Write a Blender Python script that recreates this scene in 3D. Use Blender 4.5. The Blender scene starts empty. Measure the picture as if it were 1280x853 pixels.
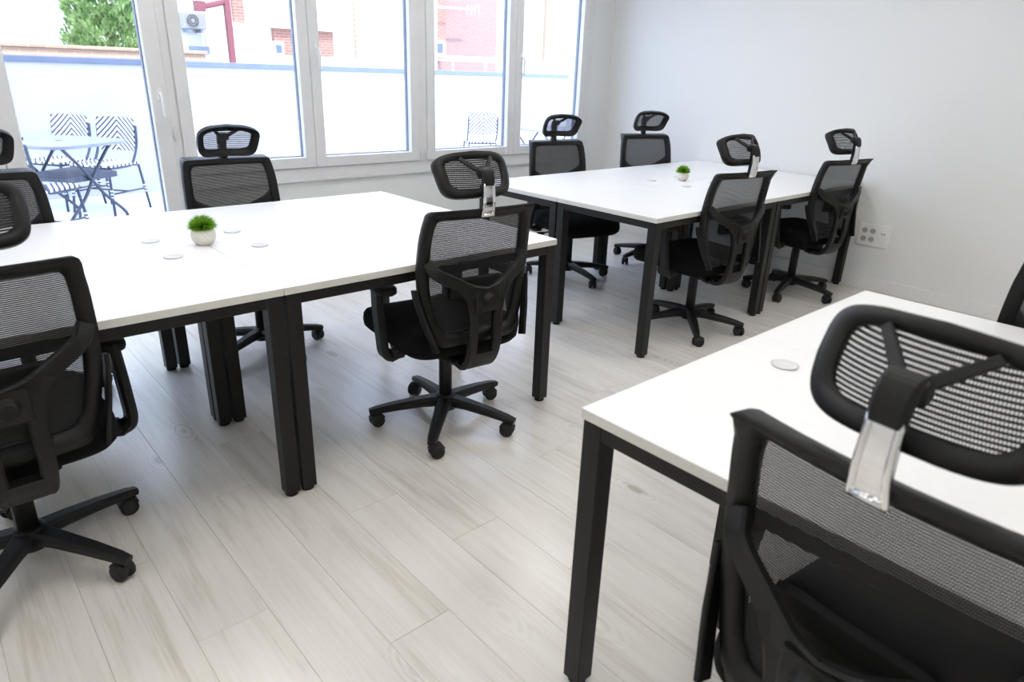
import bpy, bmesh, math, random
from mathutils import Vector, Matrix, Euler
random.seed(7)
PI = math.pi
R = math.radians
S = bpy.context.scene
COL = S.collection

# ------------------------------------------------------------------ camera
cam_d = bpy.data.cameras.new('camera')
cam = bpy.data.objects.new('camera', cam_d)
COL.objects.link(cam)
cam_d.sensor_width = 36.0
cam_d.lens = 844.47 * 36.0 / 1280.0
cam_d.clip_start = 0.05
cam_d.clip_end = 200
CP = Vector((-0.8155, -1.9575, 1.3971))
cam.matrix_world = (Matrix.Translation(CP) @ Matrix.Rotation(-0.737029, 4, 'Z')
                    @ Matrix.Rotation(1.193470, 4, 'X') @ Matrix.Rotation(0.0353, 4, 'Z'))
cam_d.dof.use_dof = True
cam_d.dof.focus_distance = 3.0
cam_d.dof.aperture_fstop = 4.5
S.camera = cam

# ------------------------------------------------------------------ world, sun, exposure
SKY_STRENGTH = 4.6
SUN_STRENGTH = 4.0
PANEL_STRENGTH = 10.0
w = bpy.data.worlds.new('sky')
S.world = w
w.use_nodes = True
bg = w.node_tree.nodes['Background']
bg.inputs[0].default_value = (0.60, 0.715, 1.0, 1)
bg.inputs[1].default_value = SKY_STRENGTH
sun_d = bpy.data.lights.new('sun', 'SUN')
sun_d.energy = SUN_STRENGTH
sun_d.angle = R(1.0)
sun_d.color = (1.0, 0.96, 0.9)
sun = bpy.data.objects.new('sun', sun_d)
COL.objects.link(sun)
sun.location = (0, -10, 14)
sun.rotation_euler = Vector((0.0, 0.7, -1.1)).to_track_quat('-Z', 'Y').to_euler()
vs = S.view_settings
vs.view_transform = 'Standard'
vs.look = 'None'
vs.exposure = 0.42
vs.gamma = 1.0
vs.use_curve_mapping = False


# ------------------------------------------------------------------ materials
def new_mat(name):
    m = bpy.data.materials.new(name)
    m.use_nodes = True
    nt = m.node_tree
    return m, nt, nt.nodes['Principled BSDF'], nt.nodes['Material Output']


def mat(name, col, rough=0.5, metal=0.0, noise=0.0, nscale=40, bump=0.0, bscale=300, spec=0.5, coord='Object'):
    m, nt, b, o = new_mat(name)
    b.inputs['Base Color'].default_value = (*col, 1)
    b.inputs['Roughness'].default_value = rough
    b.inputs['Metallic'].default_value = metal
    b.inputs['Specular IOR Level'].default_value = spec
    N, L = nt.nodes, nt.links
    tc = N.new('ShaderNodeTexCoord')
    if noise:
        t = N.new('ShaderNodeTexNoise')
        t.inputs['Scale'].default_value = nscale
        t.inputs['Detail'].default_value = 4
        L.new(tc.outputs[coord], t.inputs['Vector'])
        r = N.new('ShaderNodeMapRange')
        r.inputs[1].default_value = 0.3
        r.inputs[2].default_value = 0.7
        r.inputs[3].default_value = 1 - noise
        r.inputs[4].default_value = 1 + noise
        L.new(t.outputs[0], r.inputs[0])
        mx = N.new('ShaderNodeVectorMath')
        mx.operation = 'SCALE'
        mx.inputs[0].default_value = col
        L.new(r.outputs[0], mx.inputs['Scale'])
        L.new(mx.outputs[0], b.inputs['Base Color'])
    if bump:
        t = N.new('ShaderNodeTexNoise')
        t.inputs['Scale'].default_value = bscale
        L.new(tc.outputs[coord], t.inputs['Vector'])
        bp = N.new('ShaderNodeBump')
        bp.inputs['Strength'].default_value = bump
        bp.inputs['Distance'].default_value = 0.002
        L.new(t.outputs[0], bp.inputs['Height'])
        L.new(bp.outputs[0], b.inputs['Normal'])
    return m


def math_node(nt, op, a, b=None, clamp=False):
    n = nt.nodes.new('ShaderNodeMath')
    n.operation = op
    n.use_clamp = clamp
    for i, v in enumerate((a, b)):
        if v is None:
            continue
        if isinstance(v, (int, float)):
            n.inputs[i].default_value = v
        else:
            nt.links.new(v, n.inputs[i])
    return n.outputs[0]


M = {}
M['wall'] = mat('wall_paint', (0.80, 0.81, 0.80), 0.6, bump=0.15, bscale=220)
M['ceiling'] = mat('ceiling_paint', (0.85, 0.85, 0.84), 0.8, bump=0.1)
M['trim'] = mat('white_trim', (0.82, 0.82, 0.81), 0.4, noise=0.02)
M['pvc'] = mat('window_pvc', (0.76, 0.76, 0.76), 0.35, noise=0.03, nscale=6)
M['gasket'] = mat('window_gasket', (0.22, 0.26, 0.33), 0.6, noise=0.05)
M['desk_white'] = mat('desk_laminate', (0.88, 0.88, 0.88), 0.32, bump=0.04, bscale=500, noise=0.01)
M['desk_edge'] = mat('desk_edge_band', (0.74, 0.73, 0.68), 0.45, noise=0.02)
M['desk_black'] = mat('desk_black_steel', (0.009, 0.0085, 0.008), 0.45, bump=0.25, bscale=900, spec=0.32)
M['plastic'] = mat('black_plastic', (0.007, 0.007, 0.007), 0.42, bump=0.3, bscale=700, spec=0.32)
M['plastic_soft'] = mat('black_soft_plastic', (0.005, 0.005, 0.005), 0.55, bump=0.2, bscale=600, spec=0.32)
M['seat_fabric'] = mat('black_seat_fabric', (0.003, 0.003, 0.0035), 0.95, bump=0.8, bscale=900, spec=0.2)
M['rubber'] = mat('black_rubber', (0.007, 0.007, 0.007), 0.6, noise=0.1)
M['chrome'] = mat('chrome', (0.86, 0.86, 0.87), 0.08, 1.0, noise=0.02)
M['steel'] = mat('gas_lift_steel', (0.55, 0.56, 0.58), 0.2, 1.0, noise=0.02)
M['ceramic'] = mat('pot_ceramic', (0.74, 0.72, 0.66), 0.6, noise=0.08, nscale=120, bump=0.3, bscale=250)
M['grommet'] = mat('grommet_plastic', (0.70, 0.70, 0.70), 0.4, noise=0.02)
M['socket'] = mat('socket_plastic', (0.86, 0.86, 0.85), 0.3, noise=0.01)
M['socket_dark'] = mat('socket_recess', (0.45, 0.45, 0.45), 0.5, noise=0.02)
M['hole'] = mat('socket_hole', (0.02, 0.02, 0.02), 0.6, noise=0.02)
M['terrace_wall'] = mat('terrace_render', (0.56, 0.55, 0.56), 0.85, noise=0.03, nscale=3, bump=0.2, bscale=80)
M['coping'] = mat('terrace_coping', (0.15, 0.18, 0.24), 0.6, noise=0.08, nscale=8)
M['terrace_floor'] = mat('terrace_tile', (0.70, 0.71, 0.73), 0.6, noise=0.04, nscale=5)
M['bistro_frame'] = mat('bistro_frame_metal', (0.06, 0.07, 0.10), 0.45, noise=0.06)
M['bistro_top'] = mat('bistro_top_metal', (0.27, 0.28, 0.33), 0.4, noise=0.04)
M['house_white'] = mat('house_render', (0.80, 0.80, 0.79), 0.9, noise=0.04, nscale=2)
M['oxide'] = mat('red_oxide_steel', (0.22, 0.06, 0.07), 0.6, noise=0.1)
M['grey_metal'] = mat('grey_metal', (0.20, 0.24, 0.30), 0.5, noise=0.05)
M['ac_casing'] = mat('ac_casing', (0.30, 0.295, 0.285), 0.5, noise=0.03)
M['ac_dark'] = mat('ac_fan_recess', (0.06, 0.07, 0.08), 0.6, noise=0.05)
M['dark_glass'] = mat('far_window_glass', (0.10, 0.13, 0.20), 0.15, noise=0.1, nscale=2)
M['bark'] = mat('bark', (0.16, 0.11, 0.07), 0.9, noise=0.3, nscale=20)
M['roof'] = mat('flat_roof', (0.4, 0.4, 0.4), 0.9, noise=0.1, nscale=2)


def floor_mat():
    m, nt, b, o = new_mat('pale_oak_plank')
    N, L = nt.nodes, nt.links
    tc = N.new('ShaderNodeTexCoord')
    oi = N.new('ShaderNodeObjectInfo')
    off = N.new('ShaderNodeVectorMath')
    off.operation = 'SCALE'
    off.inputs[0].default_value = (13.1, 71.7, 37.3)
    L.new(oi.outputs['Random'], off.inputs['Scale'])
    add = N.new('ShaderNodeVectorMath')
    L.new(tc.outputs['Object'], add.inputs[0])
    L.new(off.outputs[0], add.inputs[1])

    def stretched(sx, sy, scale, detail, dist=0.0):
        mp = N.new('ShaderNodeMapping')
        mp.inputs['Scale'].default_value = (sx, sy, 1)
        L.new(add.outputs[0], mp.inputs[0])
        t = N.new('ShaderNodeTexNoise')
        t.inputs['Scale'].default_value = scale
        t.inputs['Detail'].default_value = detail
        t.inputs['Distortion'].default_value = dist
        L.new(mp.outputs[0], t.inputs['Vector'])
        return t.outputs[0]
    g1 = stretched(9, 0.7, 2.2, 6, 0.8)
    g2 = stretched(60, 1.6, 3.0, 5, 0.3)
    big = stretched(1.6, 0.8, 2.0, 3)
    # knots
    mp = N.new('ShaderNodeMapping')
    mp.inputs['Scale'].default_value = (4.0, 1.7, 1)
    L.new(add.outputs[0], mp.inputs[0])
    vo = N.new('ShaderNodeTexVoronoi')
    vo.inputs['Scale'].default_value = 1.0
    L.new(mp.outputs[0], vo.inputs['Vector'])
    kn = N.new('ShaderNodeMapRange')
    kn.inputs[1].default_value = 0.025
    kn.inputs[2].default_value = 0.10
    kn.inputs[3].default_value = 1.0
    kn.inputs[4].default_value = 0.0
    kn.interpolation_type = 'SMOOTHSTEP'
    L.new(vo.outputs['Distance'], kn.inputs[0])
    rings = math_node(nt, 'SINE', math_node(nt, 'MULTIPLY', vo.outputs['Distance'], 120))
    ringm = N.new('ShaderNodeMapRange')
    ringm.inputs[1].default_value = 0.05
    ringm.inputs[2].default_value = 0.28
    ringm.inputs[3].default_value = 0.10
    ringm.inputs[4].default_value = 0.0
    L.new(vo.outputs['Distance'], ringm.inputs[0])
    rr = math_node(nt, 'MULTIPLY', rings, ringm.outputs[0])
    ramp = N.new('ShaderNodeValToRGB')
    e = ramp.color_ramp.elements
    e[0].position = 0.25
    e[0].color = (0.52, 0.475, 0.415, 1)
    e[1].position = 0.62
    e[1].color = (0.79, 0.765, 0.72, 1)
    x = e.new(0.47)
    x.color = (0.73, 0.70, 0.65, 1)
    s = math_node(nt, 'ADD', math_node(nt, 'MULTIPLY', g1, 0.55), math_node(nt, 'MULTIPLY', g2, 0.30))
    s = math_node(nt, 'ADD', s, math_node(nt, 'MULTIPLY', big, 0.25))
    s = math_node(nt, 'SUBTRACT', s, 0.04)
    s = math_node(nt, 'ADD', s, rr)
    s = math_node(nt, 'SUBTRACT', s, math_node(nt, 'MULTIPLY', kn.outputs[0], 0.45))
    s = math_node(nt, 'ADD', s, math_node(nt, 'MULTIPLY', math_node(nt, 'SUBTRACT', oi.outputs['Random'], 0.5), 0.07))
    L.new(s, ramp.inputs[0])
    L.new(ramp.outputs[0], b.inputs['Base Color'])
    b.inputs['Roughness'].default_value = 0.24
    b.inputs['Specular IOR Level'].default_value = 0.5
    bp = N.new('ShaderNodeBump')
    bp.inputs['Strength'].default_value = 0.12
    bp.inputs['Distance'].default_value = 0.002
    L.new(g2, bp.inputs['Height'])
    L.new(bp.outputs[0], b.inputs['Normal'])
    return m


M['plank'] = floor_mat()
M['subfloor'] = mat('floor_joint', (0.55, 0.52, 0.48), 0.8, noise=0.05)


def glass_mat():
    m, nt, b, o = new_mat('window_glass')
    N, L = nt.nodes, nt.links
    N.remove(b)
    tr = N.new('ShaderNodeBsdfTransparent')
    tr.inputs[0].default_value = (0.95, 0.97, 0.98, 1)
    gl = N.new('ShaderNodeBsdfGlossy')
    gl.inputs['Roughness'].default_value = 0.01
    fr = N.new('ShaderNodeFresnel')
    ge = N.new('ShaderNodeNewGeometry')
    ior = N.new('ShaderNodeMapRange')
    ior.inputs[3].default_value = 1.45
    ior.inputs[4].default_value = 1 / 1.45
    L.new(ge.outputs['Backfacing'], ior.inputs[0])
    L.new(ior.outputs[0], fr.inputs[0])
    mx = N.new('ShaderNodeMixShader')
    L.new(fr.outputs[0], mx.inputs[0])
    L.new(tr.outputs[0], mx.inputs[1])
    L.new(gl.outputs[0], mx.inputs[2])
    L.new(mx.outputs[0], o.inputs[0])
    return m


M['glass'] = glass_mat()


def mesh_fabric(name, row, col_, fr_row, fr_col):
    """knitted netting: a black thread sheet with real see-through holes in rows"""
    m, nt, b, o = new_mat(name)
    N, L = nt.nodes, nt.links
    b.inputs['Base Color'].default_value = (0.006, 0.006, 0.007, 1)
    b.inputs['Roughness'].default_value = 0.6
    tc = N.new('ShaderNodeTexCoord')
    sp = N.new('ShaderNodeSeparateXYZ')
    L.new(tc.outputs['Object'], sp.inputs[0])
    rz = math_node(nt, 'DIVIDE', sp.outputs['Z'], row)
    fz = math_node(nt, 'LESS_THAN', math_node(nt, 'FRACT', rz), fr_row)
    par = math_node(nt, 'MULTIPLY', math_node(nt, 'FLOOR', rz), 0.5)
    fx = math_node(nt, 'LESS_THAN', math_node(nt, 'FRACT', math_node(nt, 'ADD', math_node(nt, 'DIVIDE', sp.outputs['X'], col_), par)), fr_col)
    hole = math_node(nt, 'MULTIPLY', fz, fx)
    tr = N.new('ShaderNodeBsdfTransparent')
    mx = N.new('ShaderNodeMixShader')
    L.new(hole, mx.inputs[0])
    L.new(b.outputs[0], mx.inputs[1])
    L.new(tr.outputs[0], mx.inputs[2])
    L.new(mx.outputs[0], o.inputs[0])
    return m


M['netting'] = mesh_fabric('black_netting', 0.0052, 0.0033, 0.33, 0.50)
M['netting_coarse'] = mesh_fabric('black_coarse_netting', 0.0064, 0.0036, 0.40, 0.60)


def chevron_mat():
    m, nt, b, o = new_mat('chevron_weave')
    N, L = nt.nodes, nt.links
    tc = N.new('ShaderNodeTexCoord')
    sp = N.new('ShaderNodeSeparateXYZ')
    L.new(tc.outputs['UV'], sp.inputs[0])
    ax = math_node(nt, 'ABSOLUTE', sp.outputs['X'])
    s = math_node(nt, 'ADD', math_node(nt, 'MULTIPLY', ax, 1.0), sp.outputs['Y'])
    f = math_node(nt, 'LESS_THAN', math_node(nt, 'FRACT', math_node(nt, 'DIVIDE', s, 0.052)), 0.45)
    mx = N.new('ShaderNodeMix')
    mx.data_type = 'RGBA'
    mx.inputs['A'].default_value = (0.82, 0.82, 0.80, 1)
    mx.inputs['B'].default_value = (0.05, 0.06, 0.09, 1)
    L.new(f, mx.inputs['Factor'])
    L.new(mx.outputs['Result'], b.inputs['Base Color'])
    b.inputs['Roughness'].default_value = 0.6
    return m


M['chevron'] = chevron_mat()


def wrap_mat():
    m, nt, b, o = new_mat('striped_wrapped_tube')
    N, L = nt.nodes, nt.links
    tc = N.new('ShaderNodeTexCoord')
    sp = N.new('ShaderNodeSeparateXYZ')
    L.new(tc.outputs['Object'], sp.inputs[0])
    f = math_node(nt, 'LESS_THAN', math_node(nt, 'FRACT', math_node(nt, 'DIVIDE', sp.outputs['Z'], 0.03)), 0.5)
    mx = N.new('ShaderNodeMix')
    mx.data_type = 'RGBA'
    mx.inputs['A'].default_value = (0.82, 0.82, 0.80, 1)
    mx.inputs['B'].default_value = (0.08, 0.10, 0.15, 1)
    L.new(f, mx.inputs['Factor'])
    L.new(mx.outputs['Result'], b.inputs['Base Color'])
    return m


M['wrap'] = wrap_mat()


def brick_mat(name, c1, c2, mortar):
    m, nt, b, o = new_mat(name)
    N, L = nt.nodes, nt.links
    tc = N.new('ShaderNodeTexCoord')
    mp = N.new('ShaderNodeMapping')
    mp.inputs['Rotation'].default_value = (R(90), 0, 0)
    L.new(tc.outputs['Object'], mp.inputs[0])
    br = N.new('ShaderNodeTexBrick')
    br.inputs['Color1'].default_value = (*c1, 1)
    br.inputs['Color2'].default_value = (*c2, 1)
    br.inputs['Mortar'].default_value = (*mortar, 1)
    br.inputs['Scale'].default_value = 1.0
    br.inputs['Brick Width'].default_value = 0.19
    br.inputs['Row Height'].default_value = 0.055
    br.inputs['Mortar Size'].default_value = 0.010
    L.new(mp.outputs[0], br.inputs['Vector'])
    L.new(br.outputs[0], b.inputs['Base Color'])
    b.inputs['Roughness'].default_value = 0.9
    return m


M['brick_red'] = brick_mat('brick_red', (0.33, 0.13, 0.09), (0.38, 0.16, 0.11), (0.40, 0.27, 0.22))
M['brick_pink'] = brick_mat('brick_pink', (0.30, 0.17, 0.14), (0.34, 0.195, 0.165), (0.36, 0.25, 0.22))
M['brick_orange'] = brick_mat('brick_orange', (0.42, 0.27, 0.18), (0.48, 0.31, 0.21), (0.48, 0.36, 0.27))


def leaf_mat(name, a, b_, trans=0.25):
    m, nt, b, o = new_mat(name)
    N, L = nt.nodes, nt.links
    tc = N.new('ShaderNodeTexCoord')
    t = N.new('ShaderNodeTexNoise')
    t.inputs['Scale'].default_value = 60 if trans < 0.3 else 6
    L.new(tc.outputs['Object'], t.inputs['Vector'])
    ramp = N.new('ShaderNodeValToRGB')
    ramp.color_ramp.elements[0].position = 0.35
    ramp.color_ramp.elements[1].position = 0.65
    ramp.color_ramp.elements[0].color = (*a, 1)
    ramp.color_ramp.elements[1].color = (*b_, 1)
    L.new(t.outputs[0], ramp.inputs[0])
    L.new(ramp.outputs[0], b.inputs['Base Color'])
    b.inputs['Roughness'].default_value = 0.55
    tl = N.new('ShaderNodeBsdfTranslucent')
    L.new(ramp.outputs[0], tl.inputs[0])
    mx = N.new('ShaderNodeMixShader')
    mx.inputs[0].default_value = trans
    L.new(b.outputs[0], mx.inputs[1])
    L.new(tl.outputs[0], mx.inputs[2])
    L.new(mx.outputs[0], o.inputs[0])
    return m


M['grass'] = leaf_mat('faux_grass', (0.08, 0.27, 0.01), (0.34, 0.62, 0.05), 0.25)
M['cypress'] = leaf_mat('cypress_leaf', (0.16, 0.29, 0.08), (0.40, 0.54, 0.22), 0.35)


def emit_mat():
    m, nt, b, o = new_mat('led_diffuser')
    b.inputs['Base Color'].default_value = (0.9, 0.9, 0.9, 1)
    b.inputs['Emission Color'].default_value = (1.0, 0.965, 0.915, 1)
    b.inputs['Emission Strength'].default_value = PANEL_STRENGTH
    return m


M['led'] = emit_mat()


# ------------------------------------------------------------------ mesh helpers
class MB:
    def __init__(self):
        self.v = []
        self.f = []
        self.smooth = []
        self.uv = {}

    def add(self, verts, faces, smooth=False):
        o = len(self.v)
        self.v += [tuple(p) for p in verts]
        self.f += [tuple(i + o for i in f) for f in faces]
        self.smooth += [smooth] * len(faces)
        return o

    def box(self, x0, x1, y0, y1, z0, z1):
        vs_ = [(x, y, z) for z in (z0, z1) for y in (y0, y1) for x in (x0, x1)]
        self.add(vs_, [(0, 2, 3, 1), (4, 5, 7, 6), (0, 1, 5, 4), (2, 6, 7, 3), (0, 4, 6, 2), (1, 3, 7, 5)])
        return self

    def bbox(self, x0, x1, y0, y1, z0, z1, bev=0.003, seg=2):
        bm = bmesh.new()
        bmesh.ops.create_cube(bm, size=1)
        bmesh.ops.scale(bm, vec=(x1 - x0, y1 - y0, z1 - z0), verts=bm.verts)
        bmesh.ops.translate(bm, vec=((x0 + x1) / 2, (y0 + y1) / 2, (z0 + z1) / 2), verts=bm.verts)
        bmesh.ops.bevel(bm, geom=list(bm.edges), offset=bev, segments=seg, affect='EDGES', profile=0.5)
        bm.verts.index_update()
        self.add([v.co[:] for v in bm.verts], [[v.index for v in f.verts] for f in bm.faces])
        bm.free()
        return self

    def rings(self, rings, closed_ring=True, caps=True, smooth=True):
        n = len(rings[0])
        vs_ = [p for r in rings for p in r]
        fs = []
        for i in range(len(rings) - 1):
            for j in range(n if closed_ring else n - 1):
                k = (j + 1) % n
                fs.append((i * n + j, i * n + k, (i + 1) * n + k, (i + 1) * n + j))
        o = self.add(vs_, fs, smooth)
        if caps:
            self.f.append(tuple(o + j for j in reversed(range(n))))
            self.f.append(tuple(o + (len(rings) - 1) * n + j for j in range(n)))
            self.smooth += [False, False]
        return self

    def lathe(self, prof, cx=0, cy=0, seg=24, axis='Z', c=(0, 0, 0), caps=True):
        rs = []
        for r, h in prof:
            ring = []
            for j in range(seg):
                a = 2 * PI * j / seg
                if axis == 'Z':
                    ring.append((cx + r * math.cos(a), cy + r * math.sin(a), h))
                elif axis == 'Y':
                    ring.append((c[0] + r * math.cos(a), c[1] + h, c[2] - r * math.sin(a)))
                else:
                    ring.append((c[0] + h, c[1] + r * math.cos(a), c[2] + r * math.sin(a)))
            rs.append(ring)
        return self.rings(rs, caps=caps)

    def sweep(self, path, sect, up=None, closed=False, smooth=True):
        """sect(i,t)->list of 2D points (a: sideways, b: along up); path list of Vectors"""
        path = [Vector(p) for p in path]
        n = len(path)
        rs = []
        prev = None
        for i, p in enumerate(path):
            if closed:
                t = path[(i + 1) % n] - path[i - 1]
            else:
                t = path[min(i + 1, n - 1)] - path[max(i - 1, 0)]
            t.normalize()
            u = Vector(up) if up else (prev or (Vector((0, 0, 1)) if abs(t.z) < 0.9 else Vector((1, 0, 0))))
            u = (u - t * u.dot(t)).normalized()
            prev = u
            sd = t.cross(u)
            rs.append([tuple(p + sd * a + u * b for a, b in sect(i, i / max(1, n - 1)))for _ in (0,)][0])
        if closed:
            rs.append(rs[0])
        return self.rings(rs, caps=not closed, smooth=smooth)

    def tube(self, path, r, seg=8, closed=False):
        rr = r if callable(r) else (lambda t: r)
        return self.sweep(path, lambda i, t: [(rr(t) * math.cos(2 * PI * k / seg), rr(t) * math.sin(2 * PI * k / seg)) for k in range(seg)], closed=closed)

    def bar(self, path, wd, th, up, c=0.25):
        """rounded-rectangle bar; wd/th may be functions of t"""
        wf = wd if callable(wd) else (lambda t: wd)
        hf = th if callable(th) else (lambda t: th)

        def sec(i, t):
            a, b = wf(t) / 2, hf(t) / 2
            k = c * min(a, b) * 2
            return [(a, -b + k), (a, b - k), (a - k, b), (-a + k, b), (-a, b - k), (-a, -b + k), (-a + k, -b), (a - k, -b)]
        return self.sweep(path, sec, up=up, smooth=False)

    def mesh(self, name, material):
        me = bpy.data.meshes.new(name)
        me.from_pydata(self.v, [], self.f)
        me.polygons.foreach_set('use_smooth', self.smooth)
        mats = material if isinstance(material, (list, tuple)) else [material]
        for mm in mats:
            me.materials.append(mm)
        bm = bmesh.new()
        bm.from_mesh(me)
        bmesh.ops.recalc_face_normals(bm, faces=bm.faces)
        bm.to_mesh(me)
        bm.free()
        me.update()
        return me

    def build(self, name, material, parent=None):
        return link(name, self.mesh(name, material), parent)


def link(name, me, parent=None, loc=(0, 0, 0), rz=0.0):
    o = bpy.data.objects.new(name, me)
    COL.objects.link(o)
    if parent:
        o.parent = parent
    o.location = loc
    o.rotation_euler = (0, 0, rz)
    return o


def tag(o, label=None, cat=None, group=None, kind=None):
    if label:
        o['label'] = label
    if cat:
        o['category'] = cat
    if group:
        o['group'] = group
    if kind:
        o['kind'] = kind
    return o


def thing(name, loc, rz, label, cat, group=None):
    o = link(name, None, None, loc, rz)
    return tag(o, label, cat, group)


def spline(pts, n=8):
    """Catmull-Rom through points"""
    pts = [Vector(p) for p in pts]
    out = []
    for i in range(len(pts) - 1):
        p0, p1, p2, p3 = pts[max(i - 1, 0)], pts[i], pts[i + 1], pts[min(i + 2, len(pts) - 1)]
        for k in range(n):
            t = k / n
            out.append(0.5 * ((2 * p1) + (p2 - p0) * t + (2 * p0 - 5 * p1 + 4 * p2 - p3) * t * t + (3 * p1 - p0 - 3 * p2 + p3) * t ** 3))
    out.append(pts[-1])
    return out


# ------------------------------------------------------------------ room shell
XL, XR, YB, YF, ZC = -3.6, 4.345, 2.51, -4.6, 2.75
WT = 0.26
floor = tag(MB().box(XL, XR, YF, YB, -0.12, -0.010).build('floor', M['subfloor']), kind='structure')
PW, PLN, GAP = 0.19, 1.285, 0.0003


def plank_mesh(L_):
    return MB().bbox(GAP, PW - GAP, GAP, L_ - GAP, -0.010, 0.0, 0.0006, 1).mesh('plank', M['plank'])


full = plank_mesh(PLN)
cache = {}
nrow = 0
x = -0.315 - PW * 18
offs = [0.425, 0.095, -0.255, 0.62, -0.05, 0.30, -0.42]
while x < XR - 0.01:
    if x + PW > XL:
        off = offs[nrow % 7] + (nrow // 7) * 0.11
        k0 = math.floor((YF - off) / PLN)
        y = off + k0 * PLN
        while y < YB:
            a, b = max(y, YF), min(y + PLN, YB)
            xa, xb = max(x, XL), min(x + PW, XR)
            if b - a > 0.03 and xb - xa > 0.01:
                whole = abs(b - a - PLN) < 1e-6 and abs(xb - xa - PW) < 1e-6
                if whole:
                    me = full
                else:
                    me = MB().bbox(GAP, xb - xa - GAP, GAP, b - a - GAP, -0.010, 0.0, 0.0006, 1).mesh('plank', M['plank'])
                link('plank', me, floor, (xa, a, 0))
            y += PLN
    x += PW
    nrow += 1

tag(MB().box(XL - 0.2, XR + 0.2, YF - 0.2, YB + WT, ZC, ZC + 0.25).build('ceiling', M['ceiling']), kind='structure')
tag(MB().box(XR, XR + 0.2, YF - 0.2, YB + WT, -0.12, ZC).build('wall_right', M['wall']), kind='structure')
tag(MB().box(XL - 0.2, XL, YF - 0.2, YB + WT, -0.12, ZC).build('wall_left', M['wall']), kind='structure')
tag(MB().box(XL, XR, YF - 0.2, YF, -0.12, ZC).build('wall_front', M['wall']), kind='structure')
WX0, WX1, WZ0, WZ1 = 0.50, 4.075, 0.68, 2.36     # window strip
DX0, DX1 = -1.40, 0.50                            # terrace double door
wb = MB()
wb.box(WX0, XR, YB, YB + WT, -0.12, WZ0)
wb.box(WX1, XR, YB, YB + WT, WZ0, WZ1)
wb.box(XL, XR, YB, YB + WT, WZ1, ZC)
wb.box(XL, DX0, YB, YB + WT, -0.12, WZ1)
tag(wb.build('wall_back', M['wall']), kind='structure')
tag(MB().bbox(XR - 0.013, XR, YF, YB - 0.012, 0.0, 0.094, 0.003).build('baseboard_right', M['trim']), kind='structure')
tag(MB().bbox(WX0, XR - 0.013, YB - 0.012, YB, 0.0, 0.094, 0.003).build('baseboard_back', M['trim']), kind='structure')
tag(MB().bbox(XL, DX0, YB - 0.012, YB, 0.0, 0.094, 0.003).build('baseboard_back.001', M['trim']), kind='structure')
tag(MB().bbox(DX0, DX1, YB + 0.0, YB + WT, -0.05, 0.012, 0.003).build('trim_1', M['pvc']), kind='structure')


def rect_frame(mb, x0, x1, z0, z1, y0, y1, wl, wr, wb_, wt, bev=0.004):
    mb.bbox(x0, x0 + wl, y0, y1, z0, z1, bev)
    mb.bbox(x1 - wr, x1, y0, y1, z0, z1, bev)
    mb.bbox(x0 + wl - 0.004, x1 - wr + 0.004, y0 + 0.0006, y1 - 0.0006, z0 + 0.0004, z0 + wb_, bev)
    mb.bbox(x0 + wl - 0.004, x1 - wr + 0.004, y0 + 0.0006, y1 - 0.0006, z1 - wt, z1 - 0.0004, bev)
    return mb


def handle_mesh():
    mb = MB()
    mb.bbox(-0.015, 0.015, -0.010, 0.0, -0.035, 0.035, 0.004, 2)
    mb.tube([(0, -0.005, 0.0), (0, -0.045, 0.0)], 0.009, 10)
    mb.tube(spline([(0, -0.040, 0.008), (0.0, -0.048, -0.02), (0.0, -0.046, -0.07), (0.004, -0.040, -0.125)]), lambda t: 0.010 - 0.002 * t, 10)
    return mb.mesh('handle', M['socket'])


HM = handle_mesh()


def sash(parent, x0, x1, z0, z1, handle=None, wst=0.075, wb_=0.07, wt=0.07):
    y0, y1 = 2.480, 2.560
    s = rect_frame(MB(), x0, x1, z0, z1, y0, y1, wst, wst, wb_, wt, 0.006).build('sash', M['pvc'], parent)
    a, b, c, d = x0 + wst, x1 - wst, z0 + wb_, z1 - wt
    g = MB()
    rect_frame(g, a - 0.002, b + 0.002, c - 0.002, d + 0.002, 2.526, 2.556, 0.008, 0.008, 0.008, 0.008, 0.001)
    g.build('gasket', M['gasket'], s)
    MB().box(a, b, 2.536, 2.546, c, d).build('glass_pane', M['glass'], s)
    # hinge nubs and drain caps
    if handle:
        link('handle', HM, s, (handle[0], y0 + 0.001, handle[1]))
    return s


def hinge(parent, x, z):
    mb = MB()
    mb.lathe([(0.006, z - 0.035), (0.007, z - 0.03), (0.007, z + 0.03), (0.006, z + 0.035)], x, 2.474, 10)
    mb.build('hinge', M['pvc'], parent)


win = tag(link('window_1', None, None, (0, 0, 0)), kind='structure')
fr = MB()
rect_frame(fr, WX0, WX1, WZ0, WZ1, 2.494, 2.575, 0.045, 0.075, 0.07, 0.07, 0.004)
fr.bbox(2.195, 2.275, 2.4945, 2.5745, WZ0 + 0.06, WZ1 - 0.06, 0.004)
fr.build('frame', M['pvc'], win)
MB().bbox(WX0 + 0.03, WX1 + 0.02, 2.487, 2.512, WZ0 - 0.020, WZ0 + 0.002, 0.003).build('sill', M['pvc'], win)
SZ0, SZ1 = 0.752, WZ1 - 0.07
sash(win, 0.502, 1.350, SZ0, SZ1)
sash(win, 1.3515, 2.200, SZ0, SZ1, (1.398, 1.50))
sash(win, 2.270, 3.150, SZ0, SZ1)
sash(win, 3.1515, 4.003, SZ0, SZ1, (3.200, 1.51))
for hx in (2.207, 2.263, 3.998 + 0.012):
    hinge(win, hx, SZ0 + 0.05)
    hinge(win, hx, SZ1 - 0.05)

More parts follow.
